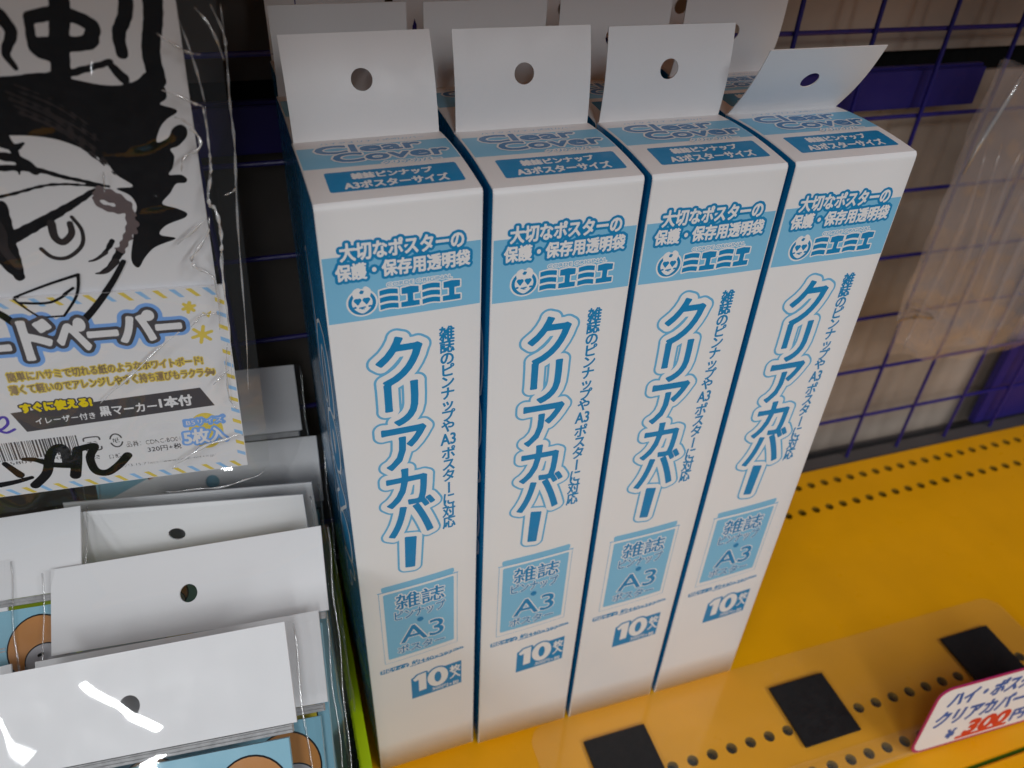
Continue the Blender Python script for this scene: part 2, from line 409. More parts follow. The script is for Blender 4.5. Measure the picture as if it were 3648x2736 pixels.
def make_box():
    root = empty('product_box', (0, 0, 0), 'x', 'box')
    # profile of the panel strip: front bottom -> front top fold -> domed top -> back
    NF = 14; prof = [(0, (H-.05)*k/(NF-1)) for k in range(NF)]+[ (.002, H-.028), (.009, H-.010), (.02, ztop(.02))]
    prof += [(D*k/34, ztop(D*k/34)) for k in range(2, 34)]
    prof += [(D-.004, ztop(D)), (D, ztop(D)-.01), (D, 4), (D, 2), (D, 0)]
    n = len(prof); b = .010; mb = MB()
    cy = D/2
    def inset(p): return (min(max(p[0], b*.8), D-b*.8), p[1] - (b*.8 if p[1] > H-.06 else 0))
    rings = []
    for x, ins in [(0, True), (b*.3, None), (b, False)]+[(k/8, False) for k in range(1, 8)]+[(1-b, False), (1-b*.3, None), (1, True)]:
        ring = []
        for p in prof:
            q = inset(p)
            if ins is True: r = q
            elif ins is False: r = p
            else: r = (p[0]*.7+q[0]*.3, p[1]*.7+q[1]*.3)
            ring.append((x, r[0]-(bow(x, r[1]) if len(ring) < NF and ins is False else 0), r[1]))
        rings.append(ring)
    v = [q for r in rings for q in r]; f = []; m = []
    for k in range(len(rings)-1):
        for i in range(n-1):
            f.append((k*n+i, (k+1)*n+i, (k+1)*n+i+1, k*n+i+1)); m.append(0)
        f.append((k*n+n-1, (k+1)*n+n-1, (k+1)*n, k*n)); m.append(0)
    NR = len(rings)
    for base, sgn in ((0, -1), ((NR-1)*n, 1)):        # side panels bow outward a little
        cols = 8; grid = []
        zs = [0, .5, 1, 2, 3, 4, 5, 5.6, 6.0, H-.05]
        y0_, y1_ = b*.8, D-b*.8
        for z in zs:
            for c in range(cols+1):
                t = c/cols; y_ = y0_+(y1_-y0_)*t
                grid.append((v[base][0]+sgn*bulge(y_, z), y_, z))
        g0 = len(v); v += grid
        for r_ in range(len(zs)-1):
            for c in range(cols):
                a = g0+r_*(cols+1)+c; q = (a, a+1, a+cols+2, a+cols+1)
                f.append(q if sgn > 0 else q[::-1]); m.append(1)
        cap = [g0+(len(zs)-1)*(cols+1)+c for c in range(cols+1)]
        arc = [base+i for i in range(NF-1, n) if v[base+i][2] > H-.06]
        poly = cap+[k for k in arc[::-1]]
        f.append(tuple(poly) if sgn > 0 else tuple(poly[::-1])); m.append(1)
    bd = mk('body', v, f, [M_card, M_cardside], root, m)
    for p_ in bd.data.polygons: p_.use_smooth = p_.material_index == 1 and len(p_.vertices) == 4 or (p_.material_index == 0 and abs(p_.normal.y) > .99)
    # ---- light blue bands
    P = Print(front); P.rect(.011, 5.525, .989, 5.98, M_light, L1, n=4, nx=20); P.build('light_blue_band', root)
    # ---- headline, two lines with a teal halo
    F = Field(0, 5.75, 1, 6.12, .0030)
    F.text('大切なポスターの', (.120, 5.948, .877, 6.062), pad=.04)
    F.text('保護・保存用透明袋', (.084, 5.818, .916, 5.926), pad=.04)
    P = Print(front); P.put(F, .022, M_teal, 2*L1); P.put(F, .0042, M_white, 3*L1); P.build('headline', root)
    # ---- logo: small maker line, four block letters, round animal face
    P = Print(front)
    F = Field(.36, 5.70, .84, 5.80, .0028); F.text('CORDE ORIGINAL', (.385, 5.742, .80, 5.768), pad=.02)
    P.put(F, .0065, M_white, 2*L1); P.put(F, .0005, M_mid, 3*L1)
    F = Field(.29, 5.53, .90, 5.76, .003)
    def arcbar(x0, x1, y, h, bow=.008):
        top = [(x0+(x1-x0)*k/8, y+h+bow*math.sin(PI*k/8)) for k in range(9)]
        botm = [(x1-(x1-x0)*k/8, y+bow*math.sin(PI*k/8)) for k in range(9)]
        F.poly(top+botm, .03)
    for x0, dy in ((.335, 0), (.605, .0)):
        for q in (0, 1, 2): arcbar(x0, x0+.115, 5.582+.051*q+dy, .035)
    for x0 in (.468, .738):
        y0 = 5.582
        F.poly([(x0, y0), (x0+.118, y0), (x0+.118, y0+.036), (x0+.078, y0+.038), (x0+.078, y0+.092), (x0+.115, y0+.094),
                (x0+.115, y0+.137), (x0+.06, y0+.144), (x0+.006, y0+.137), (x0+.006, y0+.094), (x0+.042, y0+.092), (x0+.042, y0+.038), (x0, y0+.036)], .03)
    P.put(F, .010, M_white, 2*L1); P.put(F, 0, M_teal, 3*L1)
    cx, cz = .225, 5.652
    F = Field(.10, 5.52, .34, 5.79, .003)
    F.poly([(cx+.098*math.cos(a*PI/24), cz+.098*math.sin(a*PI/24)) for a in range(48)])
    P.put(F, 0, M_white, 2*L1); P.put(F, -.012, M_teal, 3*L1)
    F = Field(.10, 5.52, .34, 5.80, .003)
    head = [(cx+.064*math.cos(a*PI/24)*(1 if a < 24 else 1-.35*math.sin((a-24)*PI/24)**3), cz+.004+.060*math.sin(a*PI/24)*(1.0 if a < 24 else 1.30)) for a in range(48)]
    F.poly(head); F.stroke([(cx-.024, cz+.04), (cx-.036, cz+.075), (cx-.020, cz+.092)], .026, .015)
    F.stroke([(cx+.024, cz+.04), (cx+.038, cz+.078), (cx+.026, cz+.097)], .026, .016)
    P.put(F, 0, M_white, 4*L1)
    F = Field(.10, 5.52, .34, 5.80, .0025)
    F.stroke([(cx+.001, cz+.088), (cx+.001, cz+.06)], .003, .001)
    for sx in (-1, 1):
        ex, ez = cx+sx*.027, cz+.014
        F.stroke([(ex-.009, ez+.006), (ex, ez-.022)], .015, .005); F.stroke([(ex+.009, ez+.006), (ex, ez-.022)], .015, .005)
        F.stroke([(cx+sx*.047-.004, cz-.028), (cx+sx*.047+.004, cz-.027)], .007)
    F.stroke([(cx-.018, cz-.034), (cx+.016, cz-.030)], .005); F.stroke([(cx-.006, cz-.042), (cx+.01, cz-.042)], .003)
    P.put(F, 0, M_teal, 5*L1); P.build('logo', root)
    # ---- big vertical title with white and blue outlines
    F = Field(.16, 3.0, .76, 5.5, .0045)
    for ch, bx in (('ク', (.285, 4.985, .585, 5.36)), ('リ', (.325, 4.63, .545, 4.99)), ('ア', (.285, 4.22, .592, 4.60)),
                   ('カ', (.285, 3.83, .585, 4.20)), ('バ', (.280, 3.50, .640, 3.88))):
        F.text(ch, bx, pad=.10)
    F.poly([(.405, 3.47), (.482, 3.455), (.458, 3.115), (.395, 3.125)], .10)
    P = Print(front); P.put(F, .072, M_mid, 1*L1); P.put(F, .055, M_white, 2*L1); P.put(F, .010, M_teal, 3*L1)
    P.build('title', root)
    # ---- narrow vertical column of text
    F = Field(.68, 3.42, .85, 5.42, .003)
    F.text('雑誌のピンナップや', (.711, 4.48, .815, 5.385), vertical=True, pad=.01)
    F.text('A3', (.706, 4.355, .818, 4.46), pad=.01)
    F.text('ポスター', (.714, 3.86, .812, 4.335), vertical=True, pad=.01)
    F.text('に対応', (.710, 3.465, .812, 3.85), vertical=True, pad=.01)
    P = Print(front); P.put(F, .0035, M_teal, L1); P.build('side_column_text', root)
    # ---- bag drawing with sizes
    P = Print(front)
    F = Field(.13, 1.83, .85, 2.98, .004)
    fr = [(.148, 1.85), (.826, 1.905), (.828, 2.885), (.146, 2.855)]
    for a, b_ in zip(fr, fr[1:]+fr[:1]): F.stroke([a, b_], .0022)
    F.stroke([(.14, 2.857), (.832, 2.89)], .005)
    P.fpoly([(.182, 1.905), (.795, 1.95), (.797, 2.855), (.182, 2.825)], M_light, L1)
    P.fpoly([(.172, 2.863), (.80, 2.893), (.80, 2.962), (.172, 2.925)], M_light, L1)
    P.put(F, 0, M_mid, 2*L1)
    F = Field(.2, 1.9, .78, 2.83, .0035)
    F.text('雑誌', (.285, 2.59, .71, 2.79), pad=.02); F.text('A3', (.305, 2.105, .697, 2.335), pad=.02)
    P.put(F, .013, M_white, 2*L1); P.put(F, .0025, M_teal, 4*L1)
    F = Field(.2, 1.9, .78, 2.83, .0032)
    F.text('ピンナップ', (.268, 2.448, .714, 2.575), pad=.02); F.text('ポスター', (.273, 1.962, .704, 2.075), pad=.02)
    P.put(F, .0085, M_white, 2.5*L1); P.put(F, .0022, M_teal, 4.6*L1)
    P.fpoly([(.487+.030*math.cos(a*PI/10), 2.392+.032*math.sin(a*PI/10)) for a in range(20)], M_teal, 5*L1)
    P.build('size_picture', root)
    P = Print(front)
    P.fpoly([(.094, 1.70), (.362, 1.728), (.362, 1.79), (.094, 1.766)], M_teal, L1)
    F = Field(.09, 1.69, .37, 1.80, .003); F.text('対応サイズ', (.105, 1.712, .35, 1.773), pad=.01); P.put(F, .001, M_white, 2*L1)
    F = Field(.37, 1.70, .90, 1.83, .003); F.text('約440×297', (.389, 1.735, .778, 1.80), pad=.01)
    F.text('mm', (.79, 1.768, .882, 1.797), pad=.01); F.stroke([(.36, 1.716), (.888, 1.776)], .0035)
    P.put(F, .0016, M_teal, L1); P.build('size_line', root)
    # ---- pack count badge
    P = Print(front)
    F = Field(.35, 1.14, .89, 1.61, .004)
    F.poly([(.372, 1.172), (.868, 1.205), (.868, 1.58), (.64, 1.565), (.50, 1.53), (.372, 1.515)])
    F2 = Field(.35, 1.14, .89, 1.61, .004)
    F2.poly([(.392, 1.488), (.440, 1.545), (.515, 1.557), (.515, 1.285), (.446, 1.275), (.446, 1.470), (.408, 1.455)])
    F2.poly([(.632+.100*math.cos(a*PI/20), 1.427+.150*math.sin(a*PI/20)) for a in range(40)]); F2.poly([(.632+.036*math.cos(a*PI/20), 1.427+.088*math.sin(a*PI/20)) for a in range(40)], cut=True)
    F.f = np.minimum(F.f, F2.f - .022)
    P.put(F, 0, M_teal, L1); P.put(F2, .002, M_white, 2*L1)
    F = Field(.74, 1.30, .88, 1.56, .003); F.text('枚入', (.752, 1.325, .858, 1.535), vertical=True, pad=.01); P.put(F, .0035, M_white, 2*L1)
    F = Field(.56, 1.20, .86, 1.29, .003); F.text('300円+税', (.572, 1.212, .84, 1.272), pad=.01); P.put(F, .001, M_white, 3*L1)
    P.build('count_badge', root)
    # ---- top panel print
    P = Print(topf); P.rect(.011, .49, .989, .81, M_light, L1, n=12); P.build('top_band', root)
    P = Print(topf)
    F = Field(.02, .50, 1.0, .89, .004)
    F.text('Clear', (.125, .700, .790, .822), pad=.05)
    P.put(F, .021, M_white, 2*L1); P.put(F, .0075, M_logo, 3*L1)
    F = Field(.02, .44, 1.0, .80, .004)
    F.text('Cover', (.215, .558, .935, .685), pad=.05)
    P.put(F, .021, M_white, 4*L1); P.put(F, .0075, M_logo, 5*L1)
    F = Field(.4, .44, .95, .55, .0035); F.text('クリアカバー', (.49, .468, .86, .515), pad=.02); P.put(F, .012, M_white, 6*L1); P.put(F, .001, M_mid, 7*L1)
    F = Field(.1, .83, .95, .90, .003); F.text('ハイクオリティ透明カバー', (.17, .856, .86, .885), pad=.01); P.put(F, 0, M_mid, L1)
    P.build('top_lettering', root)
    P = Print(topf)
    F = Field(.10, .13, .96, .44, .006); F.poly(rrect(.118, .147, .93, .421, .018))
    P.put(F, 0, M_teal, L1)
    F = Field(.15, .15, .93, .42, .0035); F.text('雑誌ピンナップ', (.272, .305, .765, .385), pad=.02); F.text('A3ポスターサイズ', (.21, .175, .838, .272), pad=.02)
    P.put(F, .004, M_white, 2*L1); P.build('top_label', root)
    # ---- side panel print: big outlined letters running down
    P = Print(left)
    def turned(s, y0, y1, z0, z1, m, lift, F):
        for E in line_edges(s, (0, 0, z1-z0, y1-y0)):
            Q = np.stack([y1 - E[..., 1] - 0*y0, z1 - E[..., 0]], -1); Q[..., 0] = y0 + (y1 - Q[..., 0])
            F.edges(Q, .08)
    F = Field(0, 2.6, .94, 5.9, .008); turned('Clear', .50, .80, 3.2, 5.7, M_white, 1, F); turned('Cover', .14, .42, 2.75, 5.35, M_white, 1, F)
    P.put(F, .055, M_white, L1); P.put(F, .028, M_teal, 2*L1); P.build('side_lettering', root)
    # ---- hanging tab with round hole
    R_ = .070; w = .97; h = .645; hx, hz = w*.5, .36; th = .008
    def sh(x, z): return (x+.015, -.030*math.sin(PI*min(z/h, 1)), z)
    mb = MB(); holed_sheet(mb, 0, w, 0, h, hx, hz, R_, th, sh)
    t = mb.build('hang_tab', [M_card], root); t.location = Vector((0, D-.008, ztop(D)-.004))*U
    for ch in root.children: ch['__'] = 0; del ch['__']
    return root

def copy_thing(o, keep=None):
    c = o.copy(); COL.objects.link(c)
    for ch in o.children:
        if keep and ch.name.split('.')[0] not in keep: continue
        d = ch.copy(); COL.objects.link(d); d.parent = c
        for g in ch.children:
            e = g.copy(); COL.objects.link(e); e.parent = d
    return c
def pose_tab(o, deg):
    for ch in o.children:
        if ch.name.startswith('hang_tab'): ch.rotation_euler = (math.radians(-deg), 0, 0)

box0 = make_box()
xs = (0, 1.050, 2.102, 3.164)
front_labels = ['white and teal poster bag box, leftmost of the front row, nearest the hanging sample bag',
    'white and teal poster bag box, second from the left in the front row, tab upright',
    'white and teal poster bag box, third from the left in the front row, tab upright',
    'white and teal box at right end of the front row, its tab folded forward']
row2_labels = ['poster bag box behind the leftmost front box, only its tab shows above',
    'poster bag box in the second row behind the second front box, grey shaded tab',
    'second row poster bag box behind the third front box, grey shaded tab',
    'poster bag box at right end of the second row, tab beside the wire grid']
row3_labels = ['leftmost poster bag box of the back row, a sliver of tab at the picture top',
    'second poster bag box of the back row, sliver of tab between two dark gaps',
    'third poster bag box of the back row, nearly hidden by the row ahead',
    'right end poster bag box of the back row, against the blue wire grid']
tabs = (19, 9, .5, -33); boxes = []
for i in range(4):
    boxes.append(box0 if i == 0 else copy_thing(box0))
for i, o in enumerate(boxes):
    o.location = Vector((xs[i], 0, 0.001))*U; tag(o, front_labels[i], 'box', 'poster bag boxes standing on the yellow shelf'); pose_tab(o, tabs[i]); o.rotation_euler = (0, 0, math.radians((2.0, .3, -.2, .2)[i]))
for r, (y, labs, dx, tb) in enumerate(((1.0, row2_labels, (-.02, 0.02, .03, .05), (-8, -7, -8, -8)), (1.98, row3_labels, (.0, -.02, .0, .10), (-5, -6, -4, -5)))):
    for i in range(4):
        c = copy_thing(box0, ('body', 'hang_tab', 'top_band', 'top_lettering', 'top_label') if r == 0 else ('body', 'hang_tab'))
        c.location = Vector((xs[i]+dx[i], y, 0.001))*U; tag(c, labs[i], 'box', 'poster bag boxes standing on the yellow shelf'); pose_tab(c, tb[i])

# ------------------------------------------------------------------ the yellow shelf, with punched holes
def hole_row(mb, yc, x0, x1, r=.062, pitch=.2385, phase=2.97, depth=.10, half=.12, n=14, closed=False):
    k0 = math.ceil((x0-phase)/pitch); k1 = math.floor((x1-phase)/pitch)
    for k in range(k0, k1+1):
        cx = phase+k*pitch; sq = []
        for q in range(n):
            a = 2*PI*q/n; c, s_ = math.cos(a), math.sin(a); t = 1/max(abs(c)/(pitch/2), abs(s_)/half)
            sq.append((cx+c*t, yc+s_*t, 0))
        for sx, sy in ((1, 1), (-1, 1), (-1, -1), (1, -1)): pass
        cir = [(cx+r*math.cos(2*PI*q/n), yc+r*math.sin(2*PI*q/n), 0) for q in range(n)]
        # outer ring snapped to the square's corners
        cor = [(cx+sx*pitch/2, yc+sy*half, 0) for sx, sy in ((1, 1), (-1, 1), (-1, -1), (1, -1))]
        V = cir+sq+cor; F = [(q, n+q, n+(q+1) % n, (q+1) % n) for q in range(n)]
        for ci, cc in enumerate(cor):
            for q in range(n):
                A, B = sq[q], sq[(q+1) % n]
                onx = lambda P: abs(abs(P[0]-cx)-pitch/2) < 1e-6
                if onx(A) != onx(B):
                    if (A[0]+B[0]-2*cx)*(cc[0]-cx) > 0 and (A[1]+B[1]-2*yc)*(cc[1]-yc) > 0: F.append((n+q, 2*n+ci, n+(q+1) % n))
        mb.add(V, F, 0)
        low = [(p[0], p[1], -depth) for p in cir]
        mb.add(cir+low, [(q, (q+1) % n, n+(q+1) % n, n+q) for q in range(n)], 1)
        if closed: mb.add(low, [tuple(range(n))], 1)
    return phase+(k0-.5)*pitch, phase+(k1+.5)*pitch
mb = MB(); X0, X1 = -7.0, 14.6
rows = ((-1.33, False), (-.845, False), (1.99, False), (2.45, True)); ylast = -1.755
for yc, closed in rows:
    a, b = hole_row(mb, yc, X0, X1, closed=closed, depth=.05 if closed else .10)
    mb.add([(a, ylast, 0), (b, ylast, 0), (b, yc-.12, 0), (a, yc-.12, 0)], [(0, 1, 2, 3)], 0); ylast = yc+.12
mb.add([(a, ylast, 0), (b, ylast, 0), (b, 2.72, 0), (a, 2.72, 0)], [(0, 1, 2, 3)], 0)
mb.add([(a, 2.72, 0), (b, 2.72, 0), (b, 2.72, -.4), (a, 2.72, -.4)], [(0, 1, 2, 3)], 0)
mb.add([(a, -1.755, 0), (b, -1.755, 0), (b, -1.755, -.06), (a, -1.755, -.06)], [(0, 1, 2, 3)], 0)
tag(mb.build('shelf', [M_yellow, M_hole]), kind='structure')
mb = MB(); mb.box(-7, 14.6, -6.5, -1.80, -.5, -.004)
tag(mb.build('shelf_front', [M_yellow], bevel=.02), kind='structure')
mb = MB(); mb.box(-7, 14.6, -1.90, 2.70, -.45, -.12)  # near-black block placed below the holes so they read dark
mb.box(-7, 14.6, -1.80, -1.756, -.119, -.05, 1)
tag(mb.build('shelf_dark_backing', [M_dark, M_green]), kind='structure')

# ------------------------------------------------------------------ back of the gondola
mb = MB(); mb.box(-8, 16, 2.76, 2.99, -.5, -.02); mb.box(-8, 16, 3.33, 3.40, -.8, -.31)
tag(mb.build('back_rail', [M_greyrail], bevel=.01), kind='structure')
mb = MB(); mb.box(1.7, 16, 3.42, 3.48, -.8, 5.78); tag(mb.build('back_panel', [M_beige]), kind='structure')
mb = MB(); mb.box(-9, 1.69, 3.42, 3.48, -.8, 5.78); tag(mb.build('back_panel_shade', [M_panelshade]), kind='structure')
mb = MB(); mb.box(1.7, 16, 3.42, 3.48, 6.05, 13); tag(mb.build('back_panel_upper', [M_beige]), kind='structure')
mb = MB(); mb.box(-9, 1.69, 3.42, 3.48, 6.05, 13); tag(mb.build('back_panel_upper_shade', [M_panelshade]), kind='structure')
mb = MB(); mb.box(-9, 16, 3.60, 3.66, -1, 13); tag(mb.build('back_wall', [M_dark]), kind='structure')
mb = MB(); mb.box(-9, 7.9, 3.01, 3.12, 5.52, 5.945); mb.box(-9, 7.9, 3.06, 3.14, 5.945, 5.97)
tag(mb.build('cross_rail', [M_rail], bevel=.01), 'dark violet blue cross rail behind the wire grid, under a black slot', 'rail')
mb = MB(); mb.box(10.66, 16, 3.0, 3.12, .0, 5.5)
tag(mb.build('side_panel', [M_rail], bevel=.01), 'dark violet blue panel at the right edge of the beige back', 'panel')
g = empty('wire_grid', (0, 2.88, 0), 'violet blue welded wire grid in front of the beige back panels', 'wire grid')
def wire(p, q, r=.025):
    m = MB(); m.tube([p, q], r, 8); return m.build('wire', [M_wire], g, smooth=False)
wv = None
for k in range(-16, 8):
    x = 8.0+.972*k
    if wv is None: wv = wire((0, 0, -.35), (0, 0, 12.5)); w_ = wv
    else: w_ = wv.copy(); COL.objects.link(w_); w_.parent = g
    w_.location = Vector((x, 0, 0))*U
wh = None
for k in range(0, 12):
    z = .79+.935*k
    if wh is None: wh = wire((-8.5, .042, 0), (15.5, .042, 0)); w_ = wh
    else: w_ = wh.copy(); COL.objects.link(w_); w_.parent = g
    w_.location = Vector((0, 0, z))*U
# the shelf above, out of the picture, that shades the back of the display
mb = MB(); mb.box(-9, 16, -2.7, 3.0, 9.2, 9.5); mb.box(-9, -.4, -2.9, -2.7, 8.5, 9.5); tag(mb.build('upper_shelf', [M_yellow], bevel=.02), kind='structure')  # left front lip is added to shade the top of the sample

# ------------------------------------------------------------------ clear card holder lying on the shelf, with magnets
h = empty('card_holder', (0, 0, 0), 'clear plastic card holder strip with black magnets lying on the yellow shelf', 'card holder')
mb = MB(); out = []
r = .22
out = [(1.60, -1.21), (8.10, -1.21)] + [(8.10-r+r*math.cos(a), -.0-r+r*math.sin(a)-.01) for a in [PI/2*k/8 for k in range(9)]] + [(1.60+r-r*math.sin(a), -.0-r+r*math.cos(a)-.01) for a in [PI/2*k/8 for k in range(9)]]
n = len(out); z0, z1 = .006, .022
mb.add([(x, y, z0) for x, y in out]+[(x, y, z1) for x, y in out], [tuple(range(n))[::-1]]+[(i, (i+1) % n, n+(i+1) % n, n+i) for i in range(n)], 1)
mb.add([(x, y, z1) for x, y in out], [tuple(range(n))], 0)
mb.build('base_sheet', [M_acryl, M_acrylclear], h)
mb = MB()
prof = [(-1.215, .012), (-1.25, .016), (-1.30, .03), (-1.36, .045), (-1.42, .05), (-1.47, .045)]
V = [(x, y, z+dz) for x in (1.62, 8.08) for y, z in prof for dz in (0, .014)]
k = len(prof)*2; F = []
for i in range(len(prof)-1):
    a = i*2
    F += [(a, a+2, k+a+2, k+a), (a+1, k+a+1, k+a+3, a+3)]
F += [(0, k, k+1, 1), (k-2, k-1, 2*k-1, 2*k-2)]
mb.add(V, F); mb.tube([(1.62, -1.48, .055), (8.08, -1.48, .055)], .022, 8)
mb.build('front_lip', [M_acryl], h)
mb = MB(); mb.box(0, .725, -.735, 0, 0, .03); mag = mb.build('magnet', [M_magnet], h, bevel=.006)
for i, (x, y) in enumerate(((2.14, -.335), (4.46, -.355), (6.92, -.375))):
    m_ = mag if i == 0 else mag.copy()
    if i: COL.objects.link(m_); m_.parent = h
    m_.location = Vector((x, y, .024))*U

# ------------------------------------------------------------------ price card standing in the holder
pc = empty('price_card', (5.50, -1.47, 0.02), 'white price card with magenta border and blue handwriting, standing at the lower right', 'price card')
pc.rotation_euler = (math.radians(-4), 0, math.radians(-2))
pcf = lambda x, z, l: (x, -.012-l, z)
mb = MB(); o_ = rrect(0, 0, 2.3, 1.13, .16); n = len(o_)
mb.add([(x, 0, z) for x, z in o_]+[(x, -.012, z) for x, z in o_], [tuple(range(n)), tuple(range(n, 2*n))[::-1]]+[(i, n+i, n+(i+1) % n, (i+1) % n) for i in range(n)])
mb.build('card', [M_magenta], pc)
P = Print(pcf); P.poly(rrect(.03, .038, 2.27, 1.10, .14), M_white, L1); P.build('white_face', pc)
P = Print(pcf)
F = Field(.05, .04, 2.2, 1.1, .006)
F.text('ハイ・ポスターサイズ', (.20, .78, 2.0, 1.03), shear=.1, pad=.03); F.text('クリアカバー10枚入', (.14, .43, 1.95, .70), shear=.1, pad=.03)
F.text('¥', (.42, .14, .52, .30), pad=.03); F.text('円', (1.30, .13, 1.48, .33), pad=.03)
P.put(F, .013, M_blueink, 2*L1)
F = Field(.5, .05, 1.4, .45, .006); F.text('300', (.66, .13, 1.22, .37), shear=.15, pad=.04); F.stroke([(.6, .09), (1.25, .10)], .006)
P.put(F, .020, M_red, 3*L1); P.build('handwriting', pc)

# ------------------------------------------------------------------ lime green basket with a black mesh lining
bk = empty('basket', (0, 0, 0), 'lime green basket lined with black mesh, beside the leftmost box', 'basket')
mb = MB(); mb.box(-.215, -.105, -4.4, 2.6, .93, 1.03); mb.box(-4.9, -.216, 2.5, 2.6, .93, 1.03); mb.box(-4.9, -.216, -4.4, -4.3, .93, 1.03)
mb.build('rim', [M_lime], bk, bevel=.015)
mb = MB()
mb.add([(-.18, -4.38, .93), (-.18, 2.55, .93), (-.36, 2.4, .06), (-.36, -4.2, .06)], [(0, 1, 2, 3)])
mb.add([(-4.9, 2.55, .93), (-.18, 2.55, .93), (-.36, 2.4, .06), (-4.9, 2.4, .06)], [(3, 2, 1, 0)])
mb.add([(-4.9, -4.36, .93), (-.18, -4.38, .93), (-.36, -4.2, .06), (-4.9, -4.2, .06)], [(0, 1, 2, 3)])
mb.add([(-4.9, -4.2, .06), (-.36, -4.2, .06), (-.36, 2.4, .06), (-4.9, 2.4, .06)], [(0, 1, 2, 3)])
mb.build('wall', [M_lime], bk)
mb = MB()
def on_wall(y, t): return (-.222-.16*t, y, .925-.84*t)
k = 0; y = -4.4
while y < 2.4:
    for s_ in (1, -1):
        pts = [on_wall(y+(s_*.42*q/2), q/2) for q in range(3)]
        mb.tube(pts, .013, 4)
    y += .105
mb.build('mesh_lining', [M_mesh], bk)['kind'] = 'stuff'

# ------------------------------------------------------------------ clear packages with white header cards
def film_sheet(x0, x1, z0, z1, y, amp, seed, nx=24, nz=40, round_edges=True, sc=2.2, pillow=0):
    V = []; F = []
    for j in range(nz+1):
        for i in range(nx+1):
            u = i/nx; v = j/nz; x = x0+(x1-x0)*u; z = z0+(z1-z0)*v
            n_ = noise.noise(Vector((x*sc+seed, z*sc, seed*1.7)))+.5*noise.noise(Vector((x*sc*2.3+seed, z*sc*2.3, seed)))
            rd = 1-abs(noise.noise(Vector((x*sc*1.3-seed, z*sc*1.3, 3.1+seed))))
            e = min(1, min(u, 1-u)*9) if round_edges else 1
            pil = pillow*(1-(x/1.12)**2)*(1+.22*math.sin(PI*min(1, max(0, -z/.66)))) if pillow else 0
            V.append((x, y-pil-amp*(.5*n_+.6*rd**4)*e, z))
    for j in range(nz):
        for i in range(nx): a = j*(nx+1)+i; F.append((a, a+1, a+nx+2, a+nx+1))
    return V, F
def make_package():
    # local frame: x to the right, -z down the package, -y towards the viewer; origin = top middle of the header card
    root = empty('header_package', (0, 0, 0), 'x', 'package')
    w, h_ = 2.1, .64
    mb = MB(); holed_sheet(mb, -w/2, w/2, 0, h_, 0, h_-.345, .068, .014, lambda x, z: (x, 0, z))
    c = mb.build('header_card', [M_card], root); c.location = Vector((0, 0, -h_))*U
    mb = MB(); mb.box(-1.02, 1.02, -.01, .03, -h_-.055, -h_-.004)
    for q in range(2): mb.box(-1.02, 1.02, -.020, -.0095, -h_-.024-.022*q, -h_-.014-.022*q)
    mb.build('zip_strip', [M_zip], root)
    mb = MB(); mb.box(-.985, .985, 0, .03, -3.9, -h_-.085); body = mb.build('picture_card', [M_pkgblue], root)
    art = lambda x, z, l: (x, -l, z)
    P = Print(art)
    for (cx, cz) in ((.72, -1.03), (-.25, -1.03), (.25, -2.0), (-.72, -2.0)):
        F = Field(cx-.4, cz-.75, cx+.4, cz+.4, .010)
        F.poly([(cx+.235*math.cos(a*PI/16), cz+.235*math.sin(a*PI/16)) for a in range(32)]); P.put(F, .012, M_marker, L1); P.put(F, 0, M_orange, 2*L1)
        F = Field(cx-.4, cz-.75, cx+.4, cz+.4, .010)
        F.poly([(cx+.05+.15*math.cos(a*PI/16), cz-.10+.12*math.sin(a*PI/16)) for a in range(32)]); P.put(F, .010, M_marker, 3*L1); P.put(F, 0, M_skin, 4*L1)
        F = Field(cx-.4, cz-.75, cx+.4, cz+.4, .010)
        F.stroke([(cx, cz-.06), (cx+.03, cz-.05)], .012); F.stroke([(cx+.11, cz-.06), (cx+.14, cz-.06)], .012); F.stroke([(cx+.03, cz-.15), (cx+.07, cz-.16), (cx+.11, cz-.15)], .008)
        P.put(F, 0, M_marker, 5*L1)
        F = Field(cx-.5, cz-.75, cx+.4, cz+.4, .010)
        F.poly([(cx-.06, cz-.24), (cx+.16, cz-.24), (cx+.20, cz-.58), (cx-.02, cz-.62)]); F.stroke([(cx-.02, cz-.27), (cx-.22, cz-.36)], .05)
        P.put(F, .010, M_marker, 1.5*L1); P.put(F, 0, M_yel2, 2.5*L1)
        F = Field(cx-.5, cz-.75, cx+.4, cz+.4, .010); F.stroke([(cx-.27, cz-.50), (cx-.26, cz-.505)], .075); P.put(F, 0, M_card, L1)
        F = Field(cx-.5, cz-.75, cx+.4, cz+.4, .010); F.stroke([(cx-.27, cz-.50), (cx-.26, cz-.505)], .032); P.put(F, 0, M_magenta, 2*L1)
    P.build('cartoon_print', body)
    V, F = film_sheet(-1.10, 1.115, -4.0, -.0, -.022, .0035, 3.3, 44, 110, sc=1.1, pillow=.055)
    mk('bag_film', V, F, [M_filmflat], root, smooth=True)
    for x in (-1.095, 1.11):
        mb = MB(); pts = [(x+.006*math.sin(z*9), -.025+.012*math.sin(z*7+x), -z) for z in [.02+.1*k for k in range(40)]]
        mb.tube(pts, .007, 5)
        mb.build('film_seam', [M_seam], root, smooth=True)
    return root
def rodr(r):
    v = Vector(r); return Matrix.Rotation(v.length, 4, v.normalized())
pk0 = make_package()
